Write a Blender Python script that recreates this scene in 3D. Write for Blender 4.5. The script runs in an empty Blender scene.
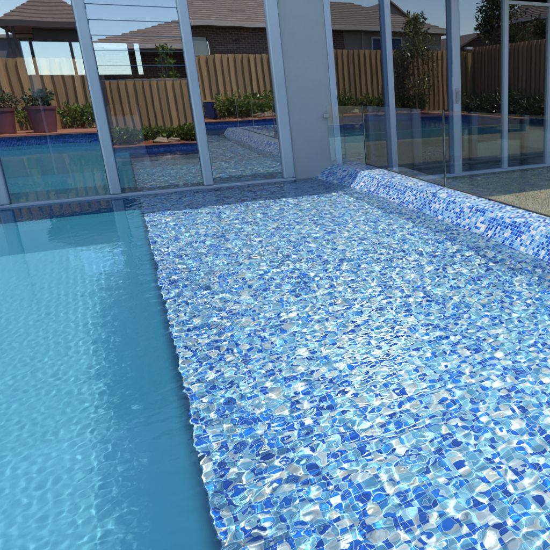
import bpy, bmesh, math, random
import numpy as np
from mathutils import Vector, Matrix
random.seed(7); rng = np.random.default_rng(7)
S = bpy.context.scene
C = S.collection
PI = math.pi

# ------------------------------------------------------------------ layout
H = 1.86                      # eye height above the water
G = 12.17                     # plane of the glass wall
SX, SY = 0.35, 0.33           # horizontal travel of the sunlight per metre of height
SHELF, DEEP = -0.35, -1.70
EDGE = 0.07                   # x of the shelf edge
LAWN = -0.30

# ------------------------------------------------------------------ materials
def mat(name):
    m = bpy.data.materials.new(name); m.use_nodes = True
    nt = m.node_tree; nt.nodes.clear()
    out = nt.nodes.new('ShaderNodeOutputMaterial')
    return m, nt, out
def node(nt, t, **kw):
    n = nt.nodes.new(t)
    for k, v in kw.items():
        if k.startswith('i_'):
            key = k[2:].replace('_', ' ')
            n.inputs[key].default_value = v
        else: setattr(n, k, v)
    return n
def ramp(nt, stops, interp='LINEAR'):
    n = nt.nodes.new('ShaderNodeValToRGB'); n.color_ramp.interpolation = interp
    e = n.color_ramp.elements
    while len(e) < len(stops): e.new(0.5)
    for k, (p, c) in enumerate(stops):
        e[k].position = p; e[k].color = (*c, 1)
    return n
def math_(nt, op, a, b=None):
    n = nt.nodes.new('ShaderNodeMath'); n.operation = op
    for k, v in enumerate((a, b)):
        if v is None: continue
        if isinstance(v, (int, float)): n.inputs[k].default_value = v
        else: nt.links.new(v, n.inputs[k])
    return n.outputs[0]

def noisy(name, c1, c2, scale=3.0, rough=0.7, bump=0.0, bscale=40, detail=6, stretch=(1,1,1), metallic=0.0, spec=0.5):
    m, nt, out = mat(name); L = nt.links.new
    tc = node(nt, 'ShaderNodeTexCoord'); mp = node(nt, 'ShaderNodeMapping'); mp.inputs['Scale'].default_value = stretch
    L(tc.outputs['Object'], mp.inputs['Vector'])
    n = node(nt, 'ShaderNodeTexNoise', i_Scale=scale, i_Detail=detail, i_Roughness=0.65); L(mp.outputs[0], n.inputs['Vector'])
    r = ramp(nt, [(0.3, c1), (0.7, c2)]); L(n.outputs[0], r.inputs[0])
    b = node(nt, 'ShaderNodeBsdfPrincipled', i_Roughness=rough, i_Metallic=metallic)
    b.inputs['Specular IOR Level'].default_value = spec
    L(r.outputs[0], b.inputs['Base Color'])
    if bump:
        n2 = node(nt, 'ShaderNodeTexNoise', i_Scale=bscale, i_Detail=4); L(mp.outputs[0], n2.inputs['Vector'])
        bp = node(nt, 'ShaderNodeBump', i_Strength=bump, i_Distance=0.02); L(n2.outputs[0], bp.inputs['Height']); L(bp.outputs[0], b.inputs['Normal'])
    L(b.outputs[0], out.inputs[0])
    return m

def boards(m, lo=.72, hi=1.12):
    nt = m.node_tree; b = [n for n in nt.nodes if n.type == 'BSDF_PRINCIPLED'][0]; src = b.inputs['Base Color'].links[0].from_socket
    ge = nt.nodes.new('ShaderNodeNewGeometry'); mr = nt.nodes.new('ShaderNodeMapRange'); mr.inputs['To Min'].default_value = lo; mr.inputs['To Max'].default_value = hi
    nt.links.new(ge.outputs['Random Per Island'], mr.inputs['Value'])
    mu = nt.nodes.new('ShaderNodeVectorMath'); mu.operation = 'SCALE'; nt.links.new(src, mu.inputs[0]); nt.links.new(mr.outputs[0], mu.inputs['Scale'])
    nt.links.new(mu.outputs[0], b.inputs['Base Color'])
def mosaic(name, pitch=0.046, deepblue=False, shift=0.0):
    """glass mosaic laid on a square grid; UVs are in metres"""
    m, nt, out = mat(name); L = nt.links.new
    uv = node(nt, 'ShaderNodeUVMap', uv_map='UVMap')
    sc = node(nt, 'ShaderNodeVectorMath', operation='SCALE'); sc.inputs['Scale'].default_value = 1/pitch
    L(uv.outputs[0], sc.inputs[0])
    fl = node(nt, 'ShaderNodeVectorMath', operation='FLOOR'); L(sc.outputs[0], fl.inputs[0])
    fr = node(nt, 'ShaderNodeVectorMath', operation='FRACTION'); L(sc.outputs[0], fr.inputs[0])
    wn = node(nt, 'ShaderNodeTexWhiteNoise', noise_dimensions='2D'); L(fl.outputs[0], wn.inputs['Vector'])
    # tiles come in loose drifts of colour: bias the random pick with a slow noise
    dn = node(nt, 'ShaderNodeTexNoise', i_Scale=0.16, i_Detail=1); L(fl.outputs[0], dn.inputs['Vector'])
    bias = math_(nt, 'MULTIPLY', math_(nt, 'SUBTRACT', dn.outputs[0], 0.5), 0.55)
    val = math_(nt, 'ADD', math_(nt, 'ADD', wn.outputs['Value'], bias), shift)
    if deepblue:
        r = ramp(nt, [(0, (.006,.035,.22)), (.45, (.012,.06,.34)), (.8, (.03,.13,.42))], 'CONSTANT')
    else:
        r = ramp(nt, [(0, (.002,.072,.43)), (.15, (.005,.150,.64)), (.31, (.04,.27,.64)), (.39, (.14,.38,.56)),
                      (.50, (.22,.47,.59)), (.66, (.33,.56,.66)), (.79, (.72,.70,.65)), (.92, (.74,.66,.55))], 'CONSTANT')
    L(val, r.inputs[0])
    # tone of each tile and faint marbling inside it
    nz = node(nt, 'ShaderNodeTexNoise', i_Scale=1.7, i_Detail=3); L(sc.outputs[0], nz.inputs['Vector'])
    tone = math_(nt, 'ADD', math_(nt, 'MULTIPLY', nz.outputs[0], 0.5), 0.72)
    wc = node(nt, 'ShaderNodeSeparateColor'); L(wn.outputs['Color'], wc.inputs[0])
    tone = math_(nt, 'MULTIPLY', tone, math_(nt, 'ADD', math_(nt, 'MULTIPLY', wc.outputs[1], 0.22), 0.88))
    mul = node(nt, 'ShaderNodeMix', data_type='RGBA', blend_type='MULTIPLY'); mul.inputs[0].default_value = 1
    cc = node(nt, 'ShaderNodeCombineColor'); [L(tone, cc.inputs[k]) for k in range(3)]
    L(r.outputs[0], mul.inputs[6]); L(cc.outputs[0], mul.inputs[7])
    # grout mask
    sx = node(nt, 'ShaderNodeSeparateXYZ'); L(fr.outputs[0], sx.inputs[0])
    def edge(o): return math_(nt, 'MINIMUM', o, math_(nt, 'SUBTRACT', 1.0, o))
    mn = math_(nt, 'MINIMUM', edge(sx.outputs[0]), edge(sx.outputs[1]))
    g = math_(nt, 'LESS_THAN', mn, 0.042)
    mx = node(nt, 'ShaderNodeMix', data_type='RGBA'); L(g, mx.inputs[0]); L(mul.outputs[2], mx.inputs[6])
    mx.inputs[7].default_value = (.16,.30,.42,1) if deepblue else (.62,.70,.74,1)
    b = node(nt, 'ShaderNodeBsdfPrincipled')
    rg = math_(nt, 'ADD', math_(nt, 'MULTIPLY', g, 0.5), 0.12); L(rg, b.inputs['Roughness'])
    L(mx.outputs[2], b.inputs['Base Color'])
    bp = node(nt, 'ShaderNodeBump', i_Strength=0.5, i_Distance=0.002)
    sm = node(nt, 'ShaderNodeMapRange'); sm.inputs['From Max'].default_value = 0.1; L(mn, sm.inputs['Value'])
    L(sm.outputs[0], bp.inputs['Height']); L(bp.outputs[0], b.inputs['Normal'])
    L(b.outputs[0], out.inputs[0])
    return m

def pane_glass(name, refl=0.13, tint=(.80,.86,.88), rough=0.0, f90=0.9, pw=5.0, warp=0.0):
    """thin architectural glass: clear, with a mirror that grows towards grazing"""
    m, nt, out = mat(name); L = nt.links.new
    tr = node(nt, 'ShaderNodeBsdfTransparent'); tr.inputs[0].default_value = (*tint, 1)
    gl = node(nt, 'ShaderNodeBsdfGlossy'); gl.inputs['Roughness'].default_value = rough; gl.inputs[0].default_value = (.95,.97,1,1)
    if warp:
        tc = node(nt, 'ShaderNodeTexCoord'); nz = node(nt, 'ShaderNodeTexNoise', i_Scale=1.1, i_Detail=1.5)
        L(tc.outputs['Object'], nz.inputs['Vector'])
        bp = node(nt, 'ShaderNodeBump', i_Strength=1.0, i_Distance=warp); L(nz.outputs[0], bp.inputs['Height']); L(bp.outputs[0], gl.inputs['Normal'])
    lw = node(nt, 'ShaderNodeLayerWeight', i_Blend=0.5)
    p = math_(nt, 'POWER', lw.outputs['Facing'], pw)
    fac = math_(nt, 'ADD', math_(nt, 'MULTIPLY', p, f90-refl), refl)
    mx = node(nt, 'ShaderNodeMixShader'); L(fac, mx.inputs[0]); L(tr.outputs[0], mx.inputs[1]); L(gl.outputs[0], mx.inputs[2])
    L(mx.outputs[0], out.inputs[0])
    return m

def brick(name, c1, c2, mortar, w=0.24, h=0.086):
    m, nt, out = mat(name); L = nt.links.new
    tc = node(nt, 'ShaderNodeTexCoord'); sp = node(nt, 'ShaderNodeSeparateXYZ'); L(tc.outputs['Object'], sp.inputs[0])
    cb = node(nt, 'ShaderNodeCombineXYZ'); L(math_(nt, 'ADD', sp.outputs[0], sp.outputs[1]), cb.inputs[0]); L(sp.outputs[2], cb.inputs[1])
    bt = node(nt, 'ShaderNodeTexBrick'); bt.inputs['Color1'].default_value = (*c1,1); bt.inputs['Color2'].default_value = (*c2,1)
    bt.inputs['Mortar'].default_value = (*mortar,1); bt.inputs['Scale'].default_value = 1; bt.inputs['Mortar Size'].default_value = 0.008*2
    bt.inputs['Brick Width'].default_value = w*1.5; bt.inputs['Row Height'].default_value = h*1.5
    L(cb.outputs[0], bt.inputs['Vector'])
    b = node(nt, 'ShaderNodeBsdfPrincipled', i_Roughness=0.85); L(bt.outputs[0], b.inputs['Base Color']); L(b.outputs[0], out.inputs[0])
    return m

def foliage(name, dark, light, rough=0.35):
    m, nt, out = mat(name); L = nt.links.new
    oi = node(nt, 'ShaderNodeNewGeometry')
    r = ramp(nt, [(0, dark), (0.6, tuple((a+b)/2 for a, b in zip(dark, light))), (1, light)]); L(oi.outputs['Random Per Island'], r.inputs[0])
    b = node(nt, 'ShaderNodeBsdfPrincipled', i_Roughness=rough); L(r.outputs[0], b.inputs['Base Color'])
    t = node(nt, 'ShaderNodeBsdfTranslucent'); L(r.outputs[0], t.inputs[0])
    mx = node(nt, 'ShaderNodeMixShader'); mx.inputs[0].default_value = 0.25
    L(b.outputs[0], mx.inputs[1]); L(t.outputs[0], mx.inputs[2]); L(mx.outputs[0], out.inputs[0])
    return m

def water_mat():
    m, nt, out = mat('pool_water'); L = nt.links.new
    g = node(nt, 'ShaderNodeBsdfGlass', i_Roughness=0.0, i_IOR=1.333); g.inputs[0].default_value = (.87,.985,1,1)
    # suspended matter: the deep end is slightly milky, the shallow shelf is clear
    df = node(nt, 'ShaderNodeBsdfDiffuse'); df.inputs[0].default_value = (.045,.285,.42,1)
    tc = node(nt, 'ShaderNodeTexCoord'); sp = node(nt, 'ShaderNodeSeparateXYZ'); L(tc.outputs['Object'], sp.inputs[0])
    mr = node(nt, 'ShaderNodeMapRange', interpolation_type='SMOOTHSTEP'); L(sp.outputs[0], mr.inputs['Value'])
    mr.inputs['From Min'].default_value = -.02; mr.inputs['From Max'].default_value = .075
    mr.inputs['To Min'].default_value = .27; mr.inputs['To Max'].default_value = 0
    mx = node(nt, 'ShaderNodeMixShader'); L(mr.outputs[0], mx.inputs[0]); L(g.outputs[0], mx.inputs[1]); L(df.outputs[0], mx.inputs[2])
    L(mx.outputs[0], out.inputs[0])
    return m

M = dict(
    water=water_mat(),
    mosaic=mosaic('blue_white_mosaic', 0.039),
    mosaic_wall=mosaic('blue_white_wall_mosaic', 0.046, shift=-.04),
    band=mosaic('dark_blue_mosaic', deepblue=True),
    plaster=noisy('blue_pool_plaster', (.15,.37,.48), (.17,.40,.51), 1.2, 0.8),
    alu=noisy('pale_blue_aluminium', (.53,.57,.59), (.60,.64,.66), 0.8, 0.38, metallic=0.25),
    alu_dark=noisy('dark_blue_aluminium', (.10,.16,.24), (.12,.19,.28), 1, 0.5),  # dark blue-grey metal for gaskets, clips and narrow frame strips
    white_alu=noisy('off_white_aluminium', (.52,.56,.60), (.60,.64,.68), 1, 0.4),
    render=noisy('grey_render', (.47,.455,.43), (.51,.495,.47), 1.6, 0.75, 0.25, 110),
    glass=pane_glass('reflective_window_glass', 0.29, (.86,.90,.92), warp=.0011),
    dglass=pane_glass('door_glass', 0.15, (.80,.84,.88), warp=.0009),
    clear=pane_glass('clear_rear_glass', 0.04, (.86,.92,1.0)),
    fglass=pane_glass('fence_glass', 0.06, (.965,.99,.98), f90=0.85, pw=4.8),
    fedge=noisy('polished_glass_edge', (.30,.44,.42), (.40,.54,.52), 3, 0.15),
    post=noisy('dark_bronze_metal', (.05,.045,.035), (.12,.10,.07), 5, 0.35, metallic=0.6),
    steel=noisy('brushed_steel', (.55,.56,.58), (.68,.69,.70), 8, 0.3, metallic=0.8),
    paling=noisy('treated_pine_palings', (.37,.225,.10), (.50,.315,.15), 1.4, 0.85, 0.4, 12, stretch=(5,5,.6)),
    paling_grey=noisy('weathered_palings', (.34,.19,.10), (.44,.25,.13), 1.4, 0.85, 0.4, 12, stretch=(5,5,.6)),
    roof=noisy('grey_brown_roof_tiles', (.20,.15,.125), (.31,.245,.205), 5, 0.7, stretch=(1,1,3)),
    roof_d=noisy('dark_roof_tiles', (.12,.08,.065), (.18,.13,.105), 5, 0.7),
    fascia=noisy('dark_fascia_paint', (.05,.035,.035), (.07,.05,.05), 2, 0.5),
    soffit=noisy('beige_soffit', (.28,.24,.21), (.32,.28,.25), 2, 0.8),
    gutter=noisy('pale_gutter', (.40,.36,.32), (.46,.42,.38), 2, 0.5),
    brick=brick('dark_red_brick', (.10,.045,.035), (.16,.075,.055), (.26,.22,.20)),
    brick2=brick('red_brick', (.22,.075,.045), (.30,.11,.07), (.34,.28,.24)),
    rend2=noisy('beige_render', (.28,.25,.23), (.33,.30,.27), 1, 0.8),
    timber=noisy('stained_timber', (.11,.05,.03), (.18,.09,.055), 4, 0.6, stretch=(4,4,.5)),
    darkglass=pane_glass('dark_neighbour_glass', 0.10, (.3,.32,.34)),
    deck=noisy('terracotta_paving', (.34,.13,.075), (.44,.19,.11), 3, 0.8, 0.2, 30),
    mulch=noisy('red_bark_mulch', (.13,.045,.022), (.26,.10,.05), 22, 0.95, 1.0, 60),
    rock=noisy('ochre_rock', (.28,.20,.13), (.42,.32,.22), 4, 0.85, 0.6, 14),
    lawn=noisy('lawn_soil', (.10,.09,.035), (.19,.155,.07), 6, 0.95, 0.6, 60),
    ground=noisy('dry_ground', (.14,.13,.07), (.20,.17,.10), 0.6, 0.95),
    pot=noisy('plum_glazed_pot', (.13,.045,.055), (.19,.07,.08), 3, 0.4),
    soil=noisy('potting_soil', (.04,.025,.018), (.07,.045,.03), 20, 0.95),
    bark=noisy('bark', (.10,.075,.055), (.17,.13,.10), 12, 0.9, 0.8, 30, stretch=(3,3,.6)),
    leaf=foliage('bright_leaves', (.06,.11,.018), (.26,.32,.06)),
    leaf_p=foliage('potted_leaves', (.045,.065,.025), (.16,.18,.08)),
    leaf_d=foliage('dark_leaves', (.035,.055,.016), (.13,.15,.05)),
    leaf_m=foliage('magnolia_leaves', (.08,.08,.03), (.34,.30,.12), 0.25),
    bluepanel=noisy('navy_paint', (.012,.025,.11), (.02,.035,.15), 2, 0.4),
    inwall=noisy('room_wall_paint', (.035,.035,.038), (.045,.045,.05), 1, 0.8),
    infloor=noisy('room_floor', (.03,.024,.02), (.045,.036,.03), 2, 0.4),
    infab=noisy('cream_upholstery', (.74,.68,.64), (.80,.75,.71), 6, 0.9),
    inred=noisy('red_cushion', (.42,.05,.05), (.52,.08,.07), 6, 0.9),
    lampw=noisy('white_enamel', (.70,.70,.70), (.76,.76,.76), 2, 0.4),
    dteal=noisy('dark_teal_tiles', (.012,.10,.13), (.018,.13,.17), 3, 0.3),
    teal=noisy('teal_reflection_tone', (.008,.36,.40), (.012,.41,.45), 2, 0.5),  # colour imitates the pool water reflected low in the glass
    fire=noisy('blue_grey_cladding', (.13,.16,.20), (.17,.20,.24), 2, 0.7),
)

boards(M['paling']); boards(M['paling_grey'])
# ------------------------------------------------------------------ mesh helpers
def box(bm, lo, hi, mi=0):
    x0,y0,z0 = lo; x1,y1,z1 = hi
    v = [bm.verts.new(p) for p in ((x0,y0,z0),(x1,y0,z0),(x1,y1,z0),(x0,y1,z0),(x0,y0,z1),(x1,y0,z1),(x1,y1,z1),(x0,y1,z1))]
    for f in ((0,3,2,1),(4,5,6,7),(0,1,5,4),(1,2,6,5),(2,3,7,6),(3,0,4,7)):
        bm.faces.new([v[k] for k in f]).material_index = mi
    return v
def obj(name, bm, mats, parent=None, smooth=False, bevel=0):
    me = bpy.data.meshes.new(name); bm.normal_update(); bm.to_mesh(me); bm.free()
    if not isinstance(mats, (list, tuple)): mats = [mats]
    for m in mats: me.materials.append(m)
    if smooth: me.polygons.foreach_set('use_smooth', [True]*len(me.polygons))
    o = bpy.data.objects.new(name, me); C.objects.link(o)
    if parent: o.parent = parent
    if bevel:
        b = o.modifiers.new('Bevel', 'BEVEL'); b.width = bevel; b.segments = 2; b.limit_method = 'ANGLE'
    return o
def boxes(name, bl, m, parent=None, bevel=0):
    bm = bmesh.new()
    for lo, hi in bl: box(bm, lo, hi)
    return obj(name, bm, m, parent, bevel=bevel)
def tag(o, label=None, cat=None, group=None, kind=None):
    if label: o['label'] = label
    if cat: o['category'] = cat
    if group: o['group'] = group
    if kind: o['kind'] = kind
    return o
def thing(name, label, cat, loc=(0,0,0), group=None):
    o = bpy.data.objects.new(name, None); C.objects.link(o); o.location = loc; o.empty_display_size = 0.2
    return tag(o, label, cat, group)
def struct(name, o): o['kind'] = 'structure'; return o
def box_uv(o):
    """planar UVs in metres, chosen by face direction"""
    me = o.data; uv = me.uv_layers.new(name='UVMap')
    for p in me.polygons:
        n = p.normal
        for li in p.loop_indices:
            c = me.vertices[me.loops[li].vertex_index].co
            if abs(n.z) > .6: uv.data[li].uv = (c.x, c.y)
            elif abs(n.x) > abs(n.y): uv.data[li].uv = (c.y, c.z)
            else: uv.data[li].uv = (c.x, c.z)

# ------------------------------------------------------------------ ground and pool shell
bm = bmesh.new()
def rect(bm, x0, y0, x1, y1, z):
    bm.faces.new([bm.verts.new(p) for p in ((x0,y0,z),(x1,y0,z),(x1,y1,z),(x0,y1,z))])
F = 900
rect(bm, 21.6, -10.5, F, F, LAWN-.05); rect(bm, -F, -F, F, -10.5, LAWN-.05); rect(bm, -F, -10.5, -8.3, F, LAWN-.05); rect(bm, -8.3, 12.5, 21.6, F, LAWN-.05)
struct('g', obj('ground', bm, M['ground']))
bm = bmesh.new()
rect(bm, 4.40, 2.1, 21.6, 12.5, LAWN)
rect(bm, 4.40, -2.8, 6.1, 2.1, LAWN)
rect(bm, 16.4, -10.5, 21.6, 2.1, LAWN)
struct('l', obj('lawn', bm, M['lawn']))

floor = boxes('pool_floor', [((-8.3,-8.3,DEEP-.2),(16.3,12.30,DEEP))], M['plaster']); struct('f', floor)
shelf = boxes('pool_shelf', [((EDGE,-2.70,DEEP-.1),(4.30,12.28,SHELF))], M['mosaic']); box_uv(shelf); struct('s', shelf)
# pool side walls: plaster, with a dark blue waterline band and terracotta coping
PW = boxes('pool_side_wall', [((-8.6,-2,-1.9),(-8.3,12.3,.28)), ((-.9,-8.6,-1.9),(16.6,-8.3,.28)), ((16.3,-8.3,-1.9),(16.6,2.0,.28))], M['band'])
box_uv(PW); struct('p', PW)
PN = boxes('garden_pool_wall', [((6.0,2.002,-1.9),(16.6,2.3,.06)), ((6.0,-2.68,-1.9),(6.3,2.001,.06))], M['dteal']); struct('p', PN)
dk = boxes('terrace', [((-9,-10.3,-1.9),(-.9,-2.0,.36))], M['band']); box_uv(dk); struct('d', dk)
dt = boxes('terrace_paving', [((-9,-10.3,.36),(-.86,-1.94,.42))], M['deck']); struct('d', dt)
cp = boxes('coping_path', [((-.86,-8.95,.285),(16.7,-8.24,.34)), ((16.24,-8.24,.285),(16.7,2.35,.34))], M['deck']); struct('c', cp)

# mulch bed between coping and boundary fence, heaped unevenly
def heap(x, y):
    return .36 + .36*max(0, math.sin(x*1.25+.6))**2*math.exp(-((y+9.55)/.35)**2) + .07*math.sin(x*5.1+y*7)*math.sin(y*6.3)
bm = bmesh.new(); nx, ny = 240, 12; g = []
for i in range(nx+1):
    row = []
    for j in range(ny+1):
        x = -.86+ (17.2+.86)*i/nx; y = -8.93-1.5*j/ny
        row.append(bm.verts.new((x, y, heap(x, y) if j else .2)))
    g.append(row)
for i in range(nx):
    for j in range(ny): bm.faces.new((g[i][j], g[i][j+1], g[i+1][j+1], g[i+1][j]))
o = obj('garden_bed', bm, M['mulch'], smooth=True); tag(o, kind='structure')

# raised mosaic wall of the pool, swelling into the shelf at its far end
def smooth(t): t = min(1, max(0, t)); return t*t*(3-2*t)
def section(y):
    fl = smooth((y-8.6)/3.6)
    fe = smooth((y-10.6)/1.5)
    foot = 3.765-.20*fl-.13*fe; top = 3.985-.10*fl-.06*fe
    zt = .270
    prof = [(foot-.36, SHELF-.06)]
    # sloping face to a rounded shoulder
    n = 7
    dx, dz = top-foot, zt; ll = math.hypot(dx, dz); rr = .035+.115*fe+.05*fl
    p0 = (top-dx/ll*rr, zt-dz/ll*rr); p2 = (top+rr, zt)
    arc = [((1-t)**2*p0[0]+2*t*(1-t)*top+t*t*p2[0], (1-t)**2*p0[1]+2*t*(1-t)*zt+t*t*p2[1]) for t in (0,.2,.4,.6,.8,1)]
    pts = [(foot-.36,SHELF-.06),(foot,0.0)]+arc+[(4.25,zt+.002),(4.395,zt),(4.42,zt-.012),(4.425,zt-.05),(4.425,-.55)]
    return pts
ys = list(np.linspace(-2.68, 12.16, 120))
bm = bmesh.new(); uvl = bm.loops.layers.uv.new('UVMap'); rows = []
for y in ys:
    p = section(y); acc = 0; vv = []
    for k, (x, z) in enumerate(p):
        if k: acc += math.hypot(x-p[k-1][0], z-p[k-1][1])
        vv.append((bm.verts.new((x, y, z)), acc))
    rows.append((y, vv))
for a in range(len(rows)-1):
    (ya, A), (yb, B) = rows[a], rows[a+1]
    for k in range(len(A)-1):
        f = bm.faces.new((A[k][0], A[k+1][0], B[k+1][0], B[k][0]))
        for lp, (u, v) in zip(f.loops, ((ya,A[k][1]),(ya,A[k+1][1]),(yb,B[k+1][1]),(yb,B[k][1]))): lp[uvl].uv = (u, v)
for (y, vv) in (rows[0], rows[-1]):
    f = bm.faces.new([q[0] for q in vv])
    for lp in f.loops: lp[uvl].uv = (lp.vert.co.x, lp.vert.co.z)
bmesh.ops.recalc_face_normals(bm, faces=bm.faces)
o = obj('raised_pool_wall', bm, M['mosaic_wall'], smooth=False)
tag(o, 'raised pool wall clad in blue and white mosaic with a sloping inner face', 'pool wall')
o = boxes('return_pool_wall', [((4.43,-3.0,-1.9),(6.3,-2.69,.262))], M['mosaic'], bevel=.02); box_uv(o)
tag(o, 'short mosaic clad pool wall closing the corner of the lawn', 'pool wall')
# sill wall that carries the glass house front, dark mosaic down into the water
# ------------------------------------------------------------------ water
waves = []
def add_waves(n, l0, l1, slope, seed):
    r = random.Random(seed)
    for k in range(n):
        lam = l0*(l1/l0)**r.random(); kk = 2*PI/lam
        th = r.gauss(2.2, 1.0) if r.random() < .6 else r.uniform(0, 2*PI)
        waves.append((kk*math.cos(th), kk*math.sin(th), slope/kk*(.6+.8*r.random()), r.uniform(0, 2*PI)))
add_waves(14, .30, .80, .014, 1)
NL = len(waves)
add_waves(34, .11, .30, .022, 2)
NM = len(waves)
add_waves(48, .043, .10, .025, 3)
def axis(segs):
    out = []
    for a, b, s in segs:
        n = max(1, round((b-a)/s)); out += [a+(b-a)*k/n for k in range(n)]
    out.append(segs[-1][1]); return np.array(out)
xs = axis([(-8.29,-2.4,.15), (-2.4,3.95,.0155)])
yl = [-2.69]
while yl[-1] < 1.3: yl.append(yl[-1]+.12)
while yl[-1] < 12.30: yl.append(yl[-1]+max(.013, .0040*yl[-1]))
yv = np.array(yl)
X, Y = np.meshgrid(xs, yv); Z = np.zeros_like(X)
side = 1/(1+np.exp(-(X-.06)*11))      # the deep end lies calmer than the shelf
for q_, (kx, ky, a, ph) in enumerate(waves):
    g_ = (.07+.93*side) if q_ < NL else (.035+.965*side) if q_ < NM else (.10+.82*side)*(1+.55*np.exp(-((X-.30)/.38)**2))
    Z += a*g_*np.sin(kx*X+ky*Y+ph)
# gusts: ripples vary in strength over the surface
gust = 1 + .35*np.sin(.9*X+.5*Y+1)*np.sin(.7*Y-.4*X)
Z *= .88*gust*(.80+.20*np.clip((Y-1.8)/4, 0, 1))
nyy, nxx = X.shape
co = np.stack([X, Y, Z], -1).reshape(-1, 3)
idx = np.arange(nyy*nxx).reshape(nyy, nxx)
q = np.stack([idx[:-1,:-1], idx[:-1,1:], idx[1:,1:], idx[1:,:-1]], -1).reshape(-1, 4)
me = bpy.data.meshes.new('water')
me.vertices.add(len(co)); me.vertices.foreach_set('co', co.ravel())
me.loops.add(q.size); me.loops.foreach_set('vertex_index', q.ravel())
me.polygons.add(len(q)); me.polygons.foreach_set('loop_start', np.arange(0, q.size, 4)); me.polygons.foreach_set('loop_total', np.full(len(q), 4))
me.update(calc_edges=True); me.polygons.foreach_set('use_smooth', [True]*len(q))
me.materials.append(M['water'])
water = bpy.data.objects.new('water', me); C.objects.link(water); tag(water, kind='structure')
# the far arm of the L-shaped pool, seen only in reflections
xs2 = np.arange(-.89, 16.31, .10); ys2 = np.arange(-8.31, 2.12, .10)
X2, Y2 = np.meshgrid(xs2, ys2); Z2 = np.zeros_like(X2)
for kx, ky, a, ph in waves: Z2 += .8*a*np.sin(kx*X2+ky*Y2+ph)
bm = bmesh.new(); vs = [[bm.verts.new((X2[i,j], Y2[i,j]-.09, Z2[i,j])) for j in range(X2.shape[1])] for i in range(X2.shape[0])]
for i in range(X2.shape[0]-1):
    for j in range(X2.shape[1]-1):
      if X2[i,j] > 6.1 or Y2[i,j] < -2.72: bm.faces.new((vs[i][j], vs[i][j+1], vs[i+1][j+1], vs[i+1][j]))
for v in [v for v in bm.verts if not v.link_faces]: bm.verts.remove(v)
w2 = obj('water', bm, M['water'], smooth=True); tag(w2, kind='structure')
MNEE = True
if MNEE:
    water.cycles.is_caustics_caster = True
    for o_ in (floor, shelf, bpy.data.objects['raised_pool_wall']): o_.cycles.is_caustics_receiver = True

# ------------------------------------------------------------------ the glass fronted house
house = thing('glass_walled_house', 'pale aluminium framed glass house front rising straight from the pool edge', 'house', (0, G, 0))
def hb(name, bl, m, bevel=0, parent=house):
    o = boxes(name, [((a[0],a[1]-G,a[2]),(b[0],b[1]-G,b[2])) for a, b in bl], m, parent, bevel); return o
ROOFZ = 4.25
ls = hb('pool_edge_sill', [((-8.28,G-.10,-1.85),(2.998,G+.12,-.04))], M['band']); box_uv(ls)
hb('sill_rail', [((-8.28,G-.07,-.037),(2.998,G+.06,.04))], M['alu'], .008)
hb('pier', [((3.0,G-.04,-1.9),(3.93,G+.35,ROOFZ))], M['render'], .01)
for x in (-6.8,-5.2,-3.6,-1.97,-.31,1.29,2.88):
    w = .088
    if x == 2.88: w = .115
    hb('mullion', [((x-w,G-.09,.042),(x+w,G+.10,ROOFZ))], M['alu'], .03)
mx = [-6.8,-5.2,-3.6,-1.97,-.31,1.29,2.88]
for a, b in zip(mx[:-1], mx[1:]):
    for gx_ in (a+.089, b-.101): hb('gasket', [((gx_,G+.004,.042),(gx_+.012,G+.019,ROOFZ))], M['alu_dark'])
    if a == -.31: continue
    hb('window_pane', [((a+.085,G+.02,.042),(b-.085,G+.03,ROOFZ))], M['glass'])
# louvred bay: fixed leaf leaning slightly back, tilting blades over it
TILT = math.radians(1.45)
def tilted(name, x0, x1, z0, z1, m, parent):
    bm = bmesh.new(); box(bm, (x0, 0, 0), (x1, .008, z1-z0)); o = obj(name, bm, m, parent)
    o.location = (0, .0, z0); o.rotation_euler = (-TILT, 0, 0); return o
tilted('window_pane', -.222, 1.202, .042, 2.05, M['glass'], house)
zz = 2.06
for k in range(9):
    o = tilted('louvre_blade', -.222, 1.202, zz+.004, zz+.246, M['glass'], house)
    boxes('blade_clip', [((-.222,-.004,-.011),(1.202,.012,-.002))], M['alu_dark'], o)
    zz += .25
# lawn side doors
hb('door_track', [((3.93,G-.06,-.38),(21.0,G+.12,-.24))], M['white_alu'])
hb('corner_frame', [((3.93,G-.07,-.24),(4.06,G+.08,ROOFZ))], M['white_alu'], .01)
hb('mullion', [((5.27,G-.07,-.24),(5.40,G+.08,ROOFZ))], M['white_alu'], .01)
hb('mullion', [((5.19,G-.03,-.24),(5.268,G+.08,ROOFZ))], M['alu_dark'])
d = hb('sliding_door', [((6.93,G-.07,-.24),(7.12,G+.02,ROOFZ)), ((7.123,G-.05,-.24),(7.15,G+.02,ROOFZ))], M['white_alu'], .008)
hb('door_frame', [((6.84,G-.02,-.24),(6.928,G+.08,ROOFZ))], M['alu_dark'])
hm = bmesh.new(); box(hm, (6.985,-.10,1.46),(7.045,-.072,1.80)); box(hm, (7.0,-.15,1.52),(7.03,-.101,1.545)); box(hm, (7.0,-.15,1.70),(7.03,-.101,1.725)); box(hm, (7.0,-.172,1.50),(7.03,-.151,1.745))
obj('door_handle', hm, M['steel'], house)
hb('mullion', [((8.41,G-.07,-.24),(8.52,G+.08,ROOFZ))], M['white_alu'], .01)
hb('mullion', [((9.82,G-.07,-.24),(9.98,G+.08,ROOFZ)),((11.6,G-.07,-.24),(11.75,G+.08,ROOFZ)),((13.4,G-.07,-.24),(13.55,G+.08,ROOFZ))], M['white_alu'], .01)
hb('head_rail', [((8.522,G-.05,3.73),(9.818,G+.06,3.81))], M['white_alu'], .006)
for a, b in ((4.06,5.19),(5.40,6.84),(7.15,8.41),(8.52,9.82),(9.98,11.6),(11.75,13.4),(13.55,16)):
    hb('window_pane', [((a,G+.02,-.24),(b,G+.03,3.73 if a == 8.52 else ROOFZ))], M['dglass'])
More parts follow.
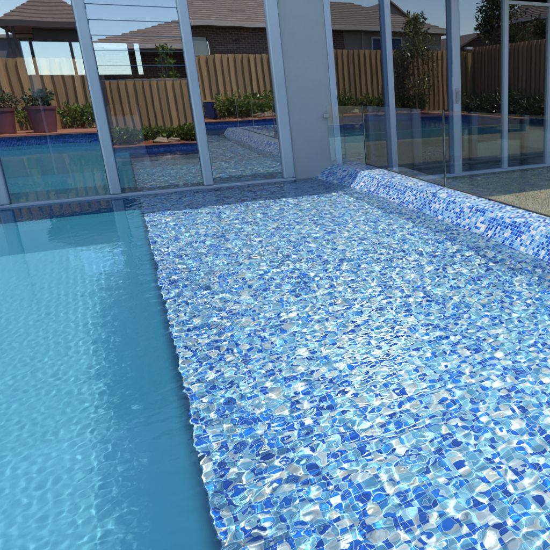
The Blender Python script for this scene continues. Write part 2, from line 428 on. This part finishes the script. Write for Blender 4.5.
hb('wall', [((16,G,-.4),(21.0,G+.3,ROOFZ))], M['render'])
hb('wall', [((-9,G-.05,-1.9),(-8.29,G+.3,ROOFZ))], M['render'])
# roof; unseen overhang added above the doors, sized to shade the lawn
hb('roof', [((-9.2,G-.13,ROOFZ),(21.2,19.2,ROOFZ+.32)), ((5.9,10.93,ROOFZ+.01),(21.2,G-.131,ROOFZ+.28))], M['alu'])
# room behind the glass
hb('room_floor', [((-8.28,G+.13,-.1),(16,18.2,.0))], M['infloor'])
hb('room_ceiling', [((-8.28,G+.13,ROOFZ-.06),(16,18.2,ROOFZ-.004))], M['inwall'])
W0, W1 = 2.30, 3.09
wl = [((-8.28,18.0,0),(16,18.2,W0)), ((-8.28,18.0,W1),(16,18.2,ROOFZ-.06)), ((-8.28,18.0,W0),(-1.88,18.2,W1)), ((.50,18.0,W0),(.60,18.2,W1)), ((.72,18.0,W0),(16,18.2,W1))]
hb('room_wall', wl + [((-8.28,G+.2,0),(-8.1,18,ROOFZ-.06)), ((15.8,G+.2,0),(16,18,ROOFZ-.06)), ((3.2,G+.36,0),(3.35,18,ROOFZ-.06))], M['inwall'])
hb('rear_window_frame', [((-1.88,17.97,W0-.03),(.50,18.12,W0+.001))]+[((x-.03,17.97,W0+.002),(x+.03,18.12,W1)) for x in (-1.85,-1.62,-.80,-.42,.47)] , M['alu_dark'])
hb('rear_window_pane', [((-1.88,18.13,W0),(.50,18.14,W1)), ((.60,18.13,W0),(.72,18.14,W1))], M['clear'])

hb('teal_reflection_strip', [((-8.0,G+.115,.0),(2.99,G+.19,.46))], M['teal'])  # added strip; its teal stands in for shaded water mirrored in the panes
# furniture inside
ch = thing('armchair', 'cream armchair with red cushions inside, behind the louvred bay', 'armchair', (.06, 12.85, 0))
bm = bmesh.new(); box(bm, (-.36,-.35,.12), (.36,.36,.45)); box(bm, (-.40,-.36,.45), (-.26,.36,.68)); box(bm, (.26,-.36,.45), (.40,.36,.68)); obj('seat', bm, M['infab'], ch, bevel=.05)
ch.scale = (.72, .9, 1)
bm = bmesh.new(); box(bm, (-.38,.24,.46), (.38,.40,1.62)); obj('backrest', bm, M['infab'], ch, bevel=.06)
for x in (-.22,.0,.22):
    bm = bmesh.new(); box(bm, (x-.085,.16,1.42), (x+.085,.235,1.62)); obj('cushion', bm, M['inred'], ch, bevel=.02)
for x in (-.32,.32):
    for y in (-.3,.3): boxes('leg', [((x-.025,y-.025,0),(x+.025,y+.025,.12))], M['post'], ch)
lp = thing('floor_lamp', 'slim white floor lamp standing inside the leftmost glass bay', 'floor lamp', (-1.36, 14.5, 0))
def tube(bm, p0, p1, r0, r1=None, n=10):
    r1 = r0 if r1 is None else r1
    p0, p1 = Vector(p0), Vector(p1); d = (p1-p0).normalized(); u = d.orthogonal().normalized(); w = d.cross(u)
    A = [bm.verts.new(p0+(u*math.cos(2*PI*k/n)+w*math.sin(2*PI*k/n))*r0) for k in range(n)]
    B = [bm.verts.new(p1+(u*math.cos(2*PI*k/n)+w*math.sin(2*PI*k/n))*r1) for k in range(n)]
    for k in range(n): bm.faces.new((A[k], A[(k+1)%n], B[(k+1)%n], B[k]))
    bm.faces.new(A[::-1]); bm.faces.new(B)
bm = bmesh.new(); tube(bm, (0,0,0), (0,0,.03), .16, n=20); obj('base', bm, M['lampw'], lp)
bm = bmesh.new(); tube(bm, (0,0,.03), (0,0,1.80), .022); obj('stem', bm, M['lampw'], lp)
bm = bmesh.new(); tube(bm, (0,0,1.80), (0,0,2.22), .13, .10, n=20); obj('lamp_shade', bm, M['lampw'], lp)

# ------------------------------------------------------------------ frameless glass pool fence
fence = thing('glass_pool_fence', 'frameless clear glass pool fence standing on the mosaic wall', 'glass fence', (4.40, 0, 0))
FZ0, FZ1 = .274, 1.49
def gpanel(p0, p1):
    p0, p1 = Vector(p0), Vector(p1); d = (p1-p0); L = d.length; n = Vector((d.y, -d.x))/L*.006
    bm = bmesh.new()
    v = [bm.verts.new((q.x, q.y, z)) for z in (FZ0, FZ1) for q in (p0-n, p1-n, p1+n, p0+n)]
    for f, mi in (((0,3,2,1),1),((4,5,6,7),1),((0,1,5,4),0),((2,3,7,6),0),((1,2,6,5),1),((3,0,4,7),1)):
        bm.faces.new([v[k] for k in f]).material_index = 0 if f == (4,5,6,7) else mi
    bmesh.ops.recalc_face_normals(bm, faces=bm.faces)
    return obj('glass_panel', bm, [M['fglass'], M['fedge']], fence)
gy = [-2.45, 1.0, 4.5, 8.03, 11.55]
for a, b in zip(gy[:-1], gy[1:]): gpanel((0, a+.02), (0, b-.02))
gpanel((0, 11.57), (-.60, 12.09))
for y in gy[:]:
    boxes('post', [((-.010,y-.018,FZ0),(.010,y+.018,FZ1+.005))], M['post'], fence)
boxes('base_channel', [((-.012,gy[0],.268),(.012,11.56,.288))], M['post'], fence)
boxes('wall_clamp', [((-.68,12.05,1.255),(-.56,12.135,1.33))], M['steel'], fence, bevel=.006)

# ------------------------------------------------------------------ timber fences
def paling_fence(x0, y0, x1, y1, z0, tops, label, mm, post_every=2.7, pitch=.36, flip=1):
    """raised boards over recessed boards; tops = list of (distance, height) steps"""
    d = Vector((x1-x0, y1-y0)); L = d.length; t = d/L; n = Vector((-t.y, t.x))*flip
    root = thing('timber_fence', label, 'fence', (x0, y0, z0), 'timber boundary fences')
    root.rotation_euler.z = math.atan2(t.y, t.x)
    def top(s):
        h = tops[0][1]
        for a, b in tops:
            if s >= a: h = b
        return h-z0
    r = random.Random(int(x0*7+y0)); bm = bmesh.new(); s = 0; f = flip
    def fb(a, b, o0, o1, zt):
        lo, hi = sorted((o0*f, o1*f)); box(bm, (a, lo, 0), (b, hi, zt))
    while s < L:
        w = pitch*.52+r.uniform(-.012,.012); e = min(L, s+pitch)
        zt = top(s)-r.uniform(0,.035)
        fb(s-.02, min(L,s+pitch+.03) if False else min(L, e-.021), 0, .022, zt-.01)
        fb(s, min(L, s+w), .0221, .13+r.uniform(-.006,.006), zt)
        s += pitch
    obj('palings', bm, mm, root)
    s = .0
    while s <= L:
        boxes('post', [((s-.055,-.11*f if f>0 else .001,-.05),(s+.055,-.001 if f>0 else .11,top(min(s,L-.1))-.04))], mm, root); s += post_every
    return root
paling_fence(-9, -5.6, -.95, -5.6, .42, [(0,3.28)], 'sunlit board fence on the terrace behind the potted shrubs', M['paling'])
paling_fence(-.9, -10.0, 21.2, -10.0, .30, [(0,3.62),(4.7,3.74),(11.6,4.06)], 'long sunlit board fence behind the mulch bed with stepped top', M['paling'])
paling_fence(21.3, -10.0, 21.3, 12.0, LAWN, [(0,4.30)], 'shaded brown side fence beyond the lawn', M['paling_grey'], pitch=.42)
paling_fence(-.92, -5.7, -.92, -10.0, .42, [(0,3.30)], 'short fence return joining the terrace fence to the long fence', M['paling'])
boxes_gp = thing('gate_post', 'pale capped timber post at the corner of two fences', 'post', (20.7, -9.6, LAWN))
boxes('shaft', [((-.12,-.12,0),(.12,.12,4.45))], M['paling'], boxes_gp); boxes('cap', [((-.2,-.2,4.451),(.2,.2,4.60))], M['lampw'], boxes_gp)

# ------------------------------------------------------------------ plants
def leaves(bm, centre, rad, n, size, r, droop=.3, squash=(1,1,1), shell=.35):
    for _ in range(n):
        while True:
            p = Vector((r.uniform(-1,1), r.uniform(-1,1), r.uniform(-1,1)))
            if shell < p.length <= 1: break
        p = Vector((p.x*rad*squash[0], p.y*rad*squash[1], p.z*rad*squash[2]))+Vector(centre)
        out = (p-Vector(centre)).normalized(); 
        d = (out+Vector((r.gauss(0,.6), r.gauss(0,.6), r.gauss(.1,.5)-droop*.3))).normalized()
        s = d.cross(Vector((r.gauss(0,1), r.gauss(0,1), r.gauss(0,1)))).normalized()
        nn = d.cross(s)
        l = size*r.uniform(.6,1.3); w = l*.24
        a = bm.verts.new(p); b = bm.verts.new(p+d*l*.5+s*w+nn*w*.3); c = bm.verts.new(p+d*l-nn*l*.12); e = bm.verts.new(p+d*l*.5-s*w+nn*w*.3)
        bm.faces.new((a,b,c,e))
def shrub(name, x, y, z, w, h, label, cat, mm, n=260, size=.16, group=None, seed=0, stems=True):
    r = random.Random(seed); t = thing(name, label, cat, (x, y, z), group)
    bm = bmesh.new()
    for k in range(max(3, int(w*5))):
        a = r.uniform(0, 2*PI); q = r.random()**.5*w*.32
        cz = h*r.uniform(.35,.75)
        leaves(bm, (math.cos(a)*q, math.sin(a)*q, cz), h*r.uniform(.26,.40), n//max(3,int(w*5)), size, r, shell=.1)
    obj('foliage', bm, mm, t)
    bm = bmesh.new()
    for k in range(5):
        a = r.uniform(0, 2*PI); tube(bm, (math.cos(a)*.04, math.sin(a)*.04, 0), (math.cos(a)*w*.25, math.sin(a)*w*.25, h*.6), .014, .006, 6)
    obj('stem', bm, M['bark'], t)
    return t
def potted(x, y, z, rr, hh, label, seed, sh=.75):
    t = thing('plant_pot', label, 'potted plant', (x, y, z), 'plum pots on the terrace')
    bm = bmesh.new(); n = 32
    prof = [(0,0.0),(rr*.72,0),(rr*.76,.02),(rr*.90,hh*.55),(rr*.98,hh*.88),(rr*1.05,hh*.89),(rr*1.05,hh),(rr*.93,hh),(rr*.90,hh*.92),(0,hh*.92)]
    rings = [[bm.verts.new((px*math.cos(2*PI*k/n), px*math.sin(2*PI*k/n), pz)) for k in range(n)] if px > 0 else [bm.verts.new((0,0,pz))] for px, pz in prof]
    for a in range(len(prof)-1):
        A, B = rings[a], rings[a+1]
        for k in range(n):
            if len(A) == 1: bm.faces.new((A[0], B[(k+1)%n], B[k]))
            elif len(B) == 1: f = bm.faces.new((A[k], A[(k+1)%n], B[0])); f.material_index = 1
            else: bm.faces.new((A[k], A[(k+1)%n], B[(k+1)%n], B[k]))
    obj('pot', bm, [M['pot'], M['soil']], t, smooth=False)
    r = random.Random(seed); bm = bmesh.new()
    for k in range(9):
        a = r.uniform(0, 2*PI); q = r.random()*rr*.85
        leaves(bm, (math.cos(a)*q, math.sin(a)*q, hh+sh*r.uniform(.15,.6)), sh*r.uniform(.25,.42), 60, .15, r, shell=.1)
    obj('foliage', bm, M['leaf_p'], t)
    bm = bmesh.new()
    for k in range(5):
        a = r.uniform(0, 2*PI); tube(bm, (0,0,hh*.92), (math.cos(a)*rr*.5, math.sin(a)*rr*.5, hh+sh*.5), .018, .007, 6)
    obj('stem', bm, M['bark'], t)
potted(-2.6, -2.9, .42, .48, .98, 'large plum pot with a bushy grey green shrub, middle of the terrace pots', 3)
potted(-3.85, -3.0, .42, .44, .95, 'plum pot with a shrub near the outer end of the terrace', 5)
potted(-4.95, -2.9, .42, .44, .95, 'plum pot farthest along the terrace, mostly out of sight', 8)
ORD = 'first second third fourth fifth sixth seventh eighth ninth tenth eleventh twelfth thirteenth fourteenth fifteenth sixteenth seventeenth eighteenth'.split()
sd = 20
for x, y, lb in ((-1.75,-4.9,'bright green shrub at the terrace fence, directly beside the middle plum pot'),(-1.25,-4.8,'bright green shrub at the terrace fence, second along from the middle plum pot'),
        (-1.2,-4.2,'bright green shrub standing forward of the others on the corner of the terrace'),(-3.2,-4.9,'bright green shrub glimpsed in the gap between two plum pots')):
    shrub('low_shrub', x, y, .42, .7, .95, lb, 'shrub', M['leaf'], 240, .2, 'shrubs against the terrace fence', sd); sd += 1
bx = [-.2,.35,.9,1.7,2.3,2.8,3.2,3.65, 5.0,5.5,6.0,6.6,7.2,7.8,8.4,11.0,11.5,12.0,12.6,13.3,14.2,15.0,15.6,16.3,17.0]
for x in bx:
    r = random.Random(sd)
    lb = (ORD[sum(1 for q in bx if x < q < 4.2)]+' green shrub in the mulch bed counting from the navy gate towards the terrace') if x < 4.2 else (
          ORD[sum(1 for q in bx if 4.2 < q < x)]+' green shrub in the mulch bed counting from the navy gate towards the magnolia')
    shrub('low_shrub', x+r.uniform(-.1,.1), -9.35+r.uniform(-.15,.15), .40, r.uniform(.6,.95), r.uniform(.75,1.15)*(1.15 if x > 4.5 else .9), lb, 'shrub', M['leaf'], 300, .2, 'shrubs in the mulch bed', sd); sd += 1
for k, y in enumerate(np.arange(-9.0, 6.5, .95)):
    r = random.Random(sd)
    shrub('dark_shrub', 20.1+r.uniform(-.2,.3), y, LAWN, 1.5, r.uniform(1.4,2.0), ORD[k]+' dark glossy shrub along the shaded side fence, counting from the pale capped post', 'shrub', M['leaf_d'], 420, .24, 'dark shrubs along the side fence', sd); sd += 1
# rocks
for k, (x, y, s) in enumerate(((1.6,-9.05,.30),(2.2,-9.1,.22),(6.9,-9.1,.26),(8.3,-9.05,.24),(12.3,-9.1,.22))):
    bm = bmesh.new(); bmesh.ops.create_icosphere(bm, subdivisions=3, radius=s)
    r = random.Random(k)
    ph = [r.uniform(0,6) for _ in range(6)]
    for v in bm.verts:
        c = v.co/s; f = 1+.16*math.sin(3*c.x+ph[0])*math.sin(2.5*c.y+ph[1])+.12*math.sin(5*c.z+ph[2]+2*c.x)
        v.co = Vector((c.x*1.3, c.y, c.z*.62))*s*f
    o = obj('garden_rock', bm, M['rock'], smooth=False); o.location = (x, y, .45)
    tag(o, ('large flat ochre rock in the mulch nearest the terrace end','smaller ochre rock touching the large one near the terrace end','ochre rock just past the navy gate in the mulch','ochre rock midway between the navy gate and the magnolia','ochre rock under the shrubs closest to the magnolia')[k], 'rock', 'rocks in the mulch bed')

# trees
def tree(name, x, y, z, h, cw, label, mm, n, size, seed, low=.35, group=None):
    r = random.Random(seed); t = thing(name, label, 'tree', (x, y, z), group)
    bm = bmesh.new(); tips = []
    p = Vector((0,0,0)); segs = 7
    for k in range(segs):
        q = p+Vector((r.gauss(0,.05), r.gauss(0,.05), h*.88/segs)); tube(bm, p, q, .022*h*(1-k/segs*.8)*.55, .022*h*(1-(k+1)/segs*.8)*.55, 8); p = q
        if k >= 1 or low < .3:
            for _ in range(4):
                a = r.uniform(0, 2*PI); L_ = cw*.5*(1-.55*k/segs)*r.uniform(.6,1)
                e = q+Vector((math.cos(a)*L_, math.sin(a)*L_, L_*r.uniform(.3,.8))); tube(bm, q, e, .014, .005, 5); tips.append((e, L_)); tips.append(((q+e)/2, L_*.7))
    tips.append((p, cw*.3))
    obj('trunk', bm, M['bark'], t)
    bm = bmesh.new()
    tips = [q for q in tips if q[0].z > h*low]
    for e, L_ in tips: leaves(bm, e, max(.18, cw*.13*r.uniform(.7,1.4)), n//len(tips), size, r, shell=.05)
    obj('crown', bm, mm, t)
tree('magnolia_tree', 16.4, -8.95, LAWN+.5, 6.0, 3.0, 'slender glossy leaved magnolia tree in front of the long fence', M['leaf_m'], 1700, .24, 11, .2)
tree('garden_tree', 27.6, -16, LAWN, 9.6, 5.2, 'leafy tree above the side fence, nearest the small gable', M['leaf_d'], 3600, .34, 12, .35, 'trees beyond the fences')
tree('garden_tree', 31.6, -15, LAWN, 7.2, 4.0, 'lower dark tree beside the neighbouring pergola', M['leaf_d'], 2600, .34, 13, .35, 'trees beyond the fences')
tree('garden_tree', 33.5, -12, LAWN, 7.8, 4.4, 'dark round tree behind the shaded side fence', M['leaf_d'], 2600, .34, 15, .35, 'trees beyond the fences')
tree('young_tree', 2.5, -11.0, .3, 5.4, 1.1, 'thin young tree in front of the veranda of the brick house', M['leaf'], 500, .2, 14, .3, 'trees beyond the fences')

# blue panel framed in timber against the fence
t = thing('garden_gate', 'small navy blue gate framed in timber set against the long fence', 'gate', (4.25, -9.85, .36))
boxes('panel', [((-.30,-.03,.05),(.30,.03,.86))], M['bluepanel'], t)
boxes('frame', [((-.44,-.05,-.1),(-.302,.05,.98)),((.302,-.05,-.1),(.44,.05,.98)),((-.302,-.05,.862),(.302,.05,.98))], M['paling'], t)

# ------------------------------------------------------------------ neighbouring houses
def hip(bm, x0, x1, y0, y1, z0, h, run=None, mi=0, courses=18, step=.05):
    """hip roof whose tile courses are real steps"""
    run = run or min(x1-x0, y1-y0)/2
    prev = None
    def ring(t, dz): 
        i = run*t
        return [bm.verts.new(p) for p in ((x0+i,y0+i,z0+h*t+dz),(x1-i,y0+i,z0+h*t+dz),(x1-i,y1-i,z0+h*t+dz),(x0+i,y1-i,z0+h*t+dz))]
    for c in range(courses):
        t0, t1 = c/courses, (c+1)/courses
        A = ring(t0, step); B = ring(min(t1,.9999), 0)
        A0 = ring(t0, -.0 if c else 0)
        for k in range(4):
            bm.faces.new((A[k], A[(k+1)%4], B[(k+1)%4], B[k])); bm.faces.new((A0[k], A0[(k+1)%4], A[(k+1)%4], A[k]))
    bm.faces.new(B)
hA = thing('brick_house', 'dark brick house with wide tiled hip roof beyond the long fence', 'house', (0, -14, LAWN), 'houses beyond the fences')
def pa(name, bl, m, root, off, bevel=0): return boxes(name, [((a[0]-off[0],a[1]-off[1],a[2]-off[2]),(b[0]-off[0],b[1]-off[1],b[2]-off[2])) for a, b in bl], m, root, bevel)
OA = (0,-14,LAWN)
E0 = 5.52
bm = bmesh.new(); hip(bm, -1.3, 22.2, -26, -14, E0+.14+.3, 2.45, 6.0, courses=14, step=.08); o = obj('roof', bm, M['roof'], hA)
for v in o.data.vertices: v.co.y += 14
pa('fascia', [((-1.35,-14.05,E0),(22.25,-13.9,E0+.2)), ((22.1,-26,E0),(22.25,-14.051,E0+.2)), ((-1.35,-26,E0),(-1.2,-14.051,E0+.2))], M['gutter'], hA, OA)
pa('soffit', [((-1.2,-26,E0+.02),(22.1,-14.06,E0+.06))], M['soffit'], hA, OA)
pa('wall', [((5.45,-15.2,LAWN),(14.0,-14.9,E0)), ((4.0,-15.2,LAWN),(5.45,-14.9,3.9)), ((4.0,-15.2,5.12),(5.45,-14.9,E0))], M['brick'], hA, OA)
pa('veranda_wall', [((-.6,-16.9,LAWN),(4.0,-16.6,E0))], M['brick'], hA, OA)
pa('rendered_wall', [((14.001,-15.15,LAWN),(21.5,-14.9,E0))], M['rend2'], hA, OA)
pa('wall', [((11.0,-14.895,LAWN),(13.2,-14.85,5.0))], M['brick2'], hA, OA)
w = pa('window', [((4.05,-14.88,3.9),(4.15,-14.8,5.1)),((5.3,-14.88,3.9),(5.449,-14.8,5.1)),((4.15,-14.88,5.0),(5.3,-14.8,5.1))], M['timber'], hA, OA)
pa('pane', [((4.15,-15.1,3.9),(5.3,-15.08,5.0))], M['darkglass'], w, OA)
w = pa('window', [((15.9,-14.88,3.6),(16.0,-14.8,5.2)),((18.2,-14.88,3.6),(18.3,-14.8,5.2)),((16.0,-14.88,5.1),(18.2,-14.8,5.2))], M['white_alu'], hA, OA)
pa('pane', [((16.0,-14.87,3.6),(18.2,-14.86,5.1))], M['bluepanel'], w, OA)
for x in (-.9, .9, 2.6):
    pa('veranda_post', [((x-.08,-14.6,LAWN),(x+.08,-14.44,E0))], M['timber'], hA, OA)
for x in (9.6, 15.3):
    pa('downpipe', [((x-.05,-14.88,LAWN),(x+.05,-14.78,E0))], M['gutter'], hA, OA)
hB = thing('dark_roofed_house', 'dark hip roofed house rising behind the terrace fence', 'house', (-1, -9, LAWN), 'houses beyond the fences')
OB = (-1,-9,LAWN)
bm = bmesh.new(); hip(bm, -3.95, 3.0-3.2, -16, -8.6, 4.95+.3, 1.5, 1.8, courses=8, step=.05); o = obj('roof', bm, M['roof_d'], hB)
for v in o.data.vertices: v.co.y += 9; v.co.x += 1
pa('fascia', [((-4.0,-8.68,4.72),(-.15,-8.55,4.98)), ((-4.0,-16,4.72),(-3.88,-8.681,4.98)), ((-.27,-16,4.72),(-.15,-8.681,4.98))], M['fascia'], hB, OB)
pa('soffit', [((-3.87,-16,4.74),(-.28,-8.69,4.78))], M['soffit'], hB, OB)
pa('wall', [((-2.9,-9.9,LAWN),(-.4,-9.6,4.73)), ((-2.9,-15.5,LAWN),(-2.6,-9.901,4.73))], M['fascia'], hB, OB)
for x in (-3.75,-3.5): pa('post', [((x-.05,-8.95,LAWN),(x+.05,-8.85,4.73))], M['fascia'], hB, OB)
hC = thing('grey_clad_house', 'plain blue grey clad house seen past the dark veranda posts', 'house', (-6, -13, LAWN), 'houses beyond the fences')
OC = (-6,-13,LAWN)
pa('wall', [((-9.5,-18,LAWN),(-3.4,-13,4.55))], M['fire'], hC, OC)
pa('roof', [((-9.8,-18.3,4.551),(-3.2,-12.8,4.70))], M['gutter'], hC, OC)
def gable_house(x0, x1, y0, y1, e, r_, label, rm, wm):
    t = thing('gabled_house', label, 'house', ((x0+x1)/2, y0, LAWN), 'houses beyond the fences')
    O = ((x0+x1)/2, y0, LAWN); xm = (x0+x1)/2
    bm = bmesh.new()
    a = [(x0,e),(xm,r_),(x1,e),(x1,LAWN),(x0,LAWN)]
    A = [bm.verts.new((p[0]-O[0], 0, p[1]-O[2])) for p in a]; B = [bm.verts.new((p[0]-O[0], y1-y0, p[1]-O[2])) for p in a]
    bm.faces.new(A); bm.faces.new(B[::-1])
    for k in (2,3,4): bm.faces.new((A[k], A[(k+1)%5], B[(k+1)%5], B[k]))
    bmesh.ops.recalc_face_normals(bm, faces=bm.faces); obj('wall', bm, wm, t)
    for sgn in (-1, 1):
        bm = bmesh.new(); ex = (x1-x0)/2+.4; sl = (r_-e)/((x1-x0)/2)
        pts = [(0, r_+.02), (sgn*ex, r_+.02-sl*ex), (sgn*ex, r_+.17-sl*ex), (0, r_+.17)]
        A = [bm.verts.new((p[0], .4, p[1]-O[2])) for p in pts]; B = [bm.verts.new((p[0], y1-y0-.3, p[1]-O[2])) for p in pts]
        bm.faces.new(A); bm.faces.new(B[::-1])
        for k in range(4): bm.faces.new((A[k], A[(k+1)%4], B[(k+1)%4], B[k]))
        bmesh.ops.recalc_face_normals(bm, faces=bm.faces); obj('roof', bm, rm, t)
    return t
gable_house(25.2, 31.6, -20, -27, 4.6, 6.1, 'small gabled house with pale barge edge above the corner of the fences', M['roof_d'], M['brick'])
gable_house(19.0, 26.5, -27, -34, 6.6, 9.3, 'farther gabled house with pale wall above the magnolia', M['roof'], M['rend2'])
t = thing('pergola', 'red brown timber pergola beyond the shaded side fence', 'pergola', (31.5, -14, LAWN))
for x, y in ((0,0),(4.2,0),(0,-3),(4.2,-3)): boxes('post', [((x-.14,y-.14,0),(x+.14,y+.14,6.9))], M['timber'], t)
boxes('beam', [((-.5,-.1,6.3-k*.55),(4.7,.1,6.55-k*.55)) for k in range(3)], M['timber'], t)
t2 = thing('large_neighbour_house', 'broad tiled house whose eave looms beyond the pergola', 'house', (40, -22, LAWN), 'houses beyond the fences')
bm = bmesh.new(); hip(bm, -6, 14, -8, 6, 8.0, 3.2, 6, courses=14); obj('roof', bm, M['roof_d'], t2)
boxes('wall', [((-5,-7,0),(13,5,7.9))], M['brick'], t2); boxes('fascia', [((-6,5.9,7.75),(14,6.05,8.05)),((-6.1,-8,7.75),(-5.95,5.899,8.05))], M['gutter'], t2)

# ------------------------------------------------------------------ grass blades on the visible lawn
N = 52000
gx = rng.uniform(4.5, 12.5, N); gyy = rng.uniform(3.2, 12.0, N)
ang = rng.uniform(0, 2*PI, N); hh = rng.uniform(.02, .05, N); ln = rng.normal(0, .018, (N, 2)); wd = .0035
v0 = np.stack([gx-np.cos(ang)*wd, gyy-np.sin(ang)*wd, np.full(N, LAWN)], -1)
v1 = np.stack([gx+np.cos(ang)*wd, gyy+np.sin(ang)*wd, np.full(N, LAWN)], -1)
v2 = np.stack([gx+ln[:,0], gyy+ln[:,1], LAWN+hh], -1)
co = np.stack([v0, v1, v2], 1).reshape(-1, 3)
me = bpy.data.meshes.new('grass'); me.vertices.add(3*N); me.vertices.foreach_set('co', co.ravel())
me.loops.add(3*N); me.loops.foreach_set('vertex_index', np.arange(3*N)); me.polygons.add(N)
me.polygons.foreach_set('loop_start', np.arange(0, 3*N, 3)); me.polygons.foreach_set('loop_total', np.full(N, 3)); me.update(calc_edges=True)
me.materials.append(foliage('grass_blades', (.12,.105,.035), (.34,.27,.115), 0.6))
go = bpy.data.objects.new('grass', me); C.objects.link(go); tag(go, 'short dry green grass of the lawn beside the mosaic wall', 'grass', kind='stuff')

# ------------------------------------------------------------------ light
el = math.atan(1/math.hypot(SX, SY)); az = math.atan2(SX, SY)
ld = bpy.data.lights.new('sun', 'SUN'); ld.energy = 3.7; ld.angle = math.radians(.53); ld.color = (1, .91, .78)
lo = bpy.data.objects.new('sun', ld); C.objects.link(lo); lo.location = (3, 3, 20)
lo.rotation_euler = Vector((-SX, -SY, -1)).to_track_quat('-Z', 'Y').to_euler()
if MNEE: ld.cycles.is_caustics_light = True
Wd = bpy.data.worlds.new('World'); S.world = Wd; Wd.use_nodes = True
nt = Wd.node_tree; nt.nodes.clear()
sky = nt.nodes.new('ShaderNodeTexSky'); sky.sky_type = 'NISHITA'; sky.sun_disc = False
sky.sun_elevation = el; sky.sun_rotation = az; sky.air_density = 1.0; sky.dust_density = .15; sky.ozone_density = 1.6
bg = nt.nodes.new('ShaderNodeBackground'); bg.inputs[1].default_value = .15
wo = nt.nodes.new('ShaderNodeOutputWorld'); nt.links.new(sky.outputs[0], bg.inputs[0]); nt.links.new(bg.outputs[0], wo.inputs[0])

# ------------------------------------------------------------------ camera
R = Matrix(((0.861,-0.162,0.482),(-0.508,-0.242,0.827),(-0.018,-0.957,-0.291)))   # columns: image right, image down, forward
right = R.col[0].normalized(); fwd = R.col[2].normalized(); up = right.cross(fwd).normalized(); fwd = up.cross(right).normalized()
cd = bpy.data.cameras.new('camera'); cam = bpy.data.objects.new('camera', cd); C.objects.link(cam)
cam.matrix_world = Matrix(((right.x,up.x,-fwd.x,0),(right.y,up.y,-fwd.y,0),(right.z,up.z,-fwd.z,H),(0,0,0,1)))
cd.sensor_width = 36; cd.sensor_fit = 'HORIZONTAL'; cd.lens = 36*561/550
cd.shift_x = -(461-275)/550; cd.shift_y = -(275-256)/550
cd.clip_start = .05; cd.clip_end = 3000
S.camera = cam

S.render.engine = 'CYCLES'
cy = S.cycles
cy.max_bounces = 10; cy.diffuse_bounces = 3; cy.glossy_bounces = 5; cy.transmission_bounces = 8; cy.transparent_max_bounces = 20
cy.caustics_reflective = False; cy.caustics_refractive = True; cy.blur_glossy = 0.1
cy.sample_clamp_indirect = 8; cy.use_denoising = True; cy.denoiser = 'OPENIMAGEDENOISE'
cy.use_adaptive_sampling = True; cy.adaptive_threshold = 0.02
vs_ = S.view_settings; vs_.view_transform = 'Standard'; vs_.look = 'None'; vs_.gamma = 1; vs_.exposure = .80; vs_.use_curve_mapping = False
S.display_settings.display_device = 'sRGB'
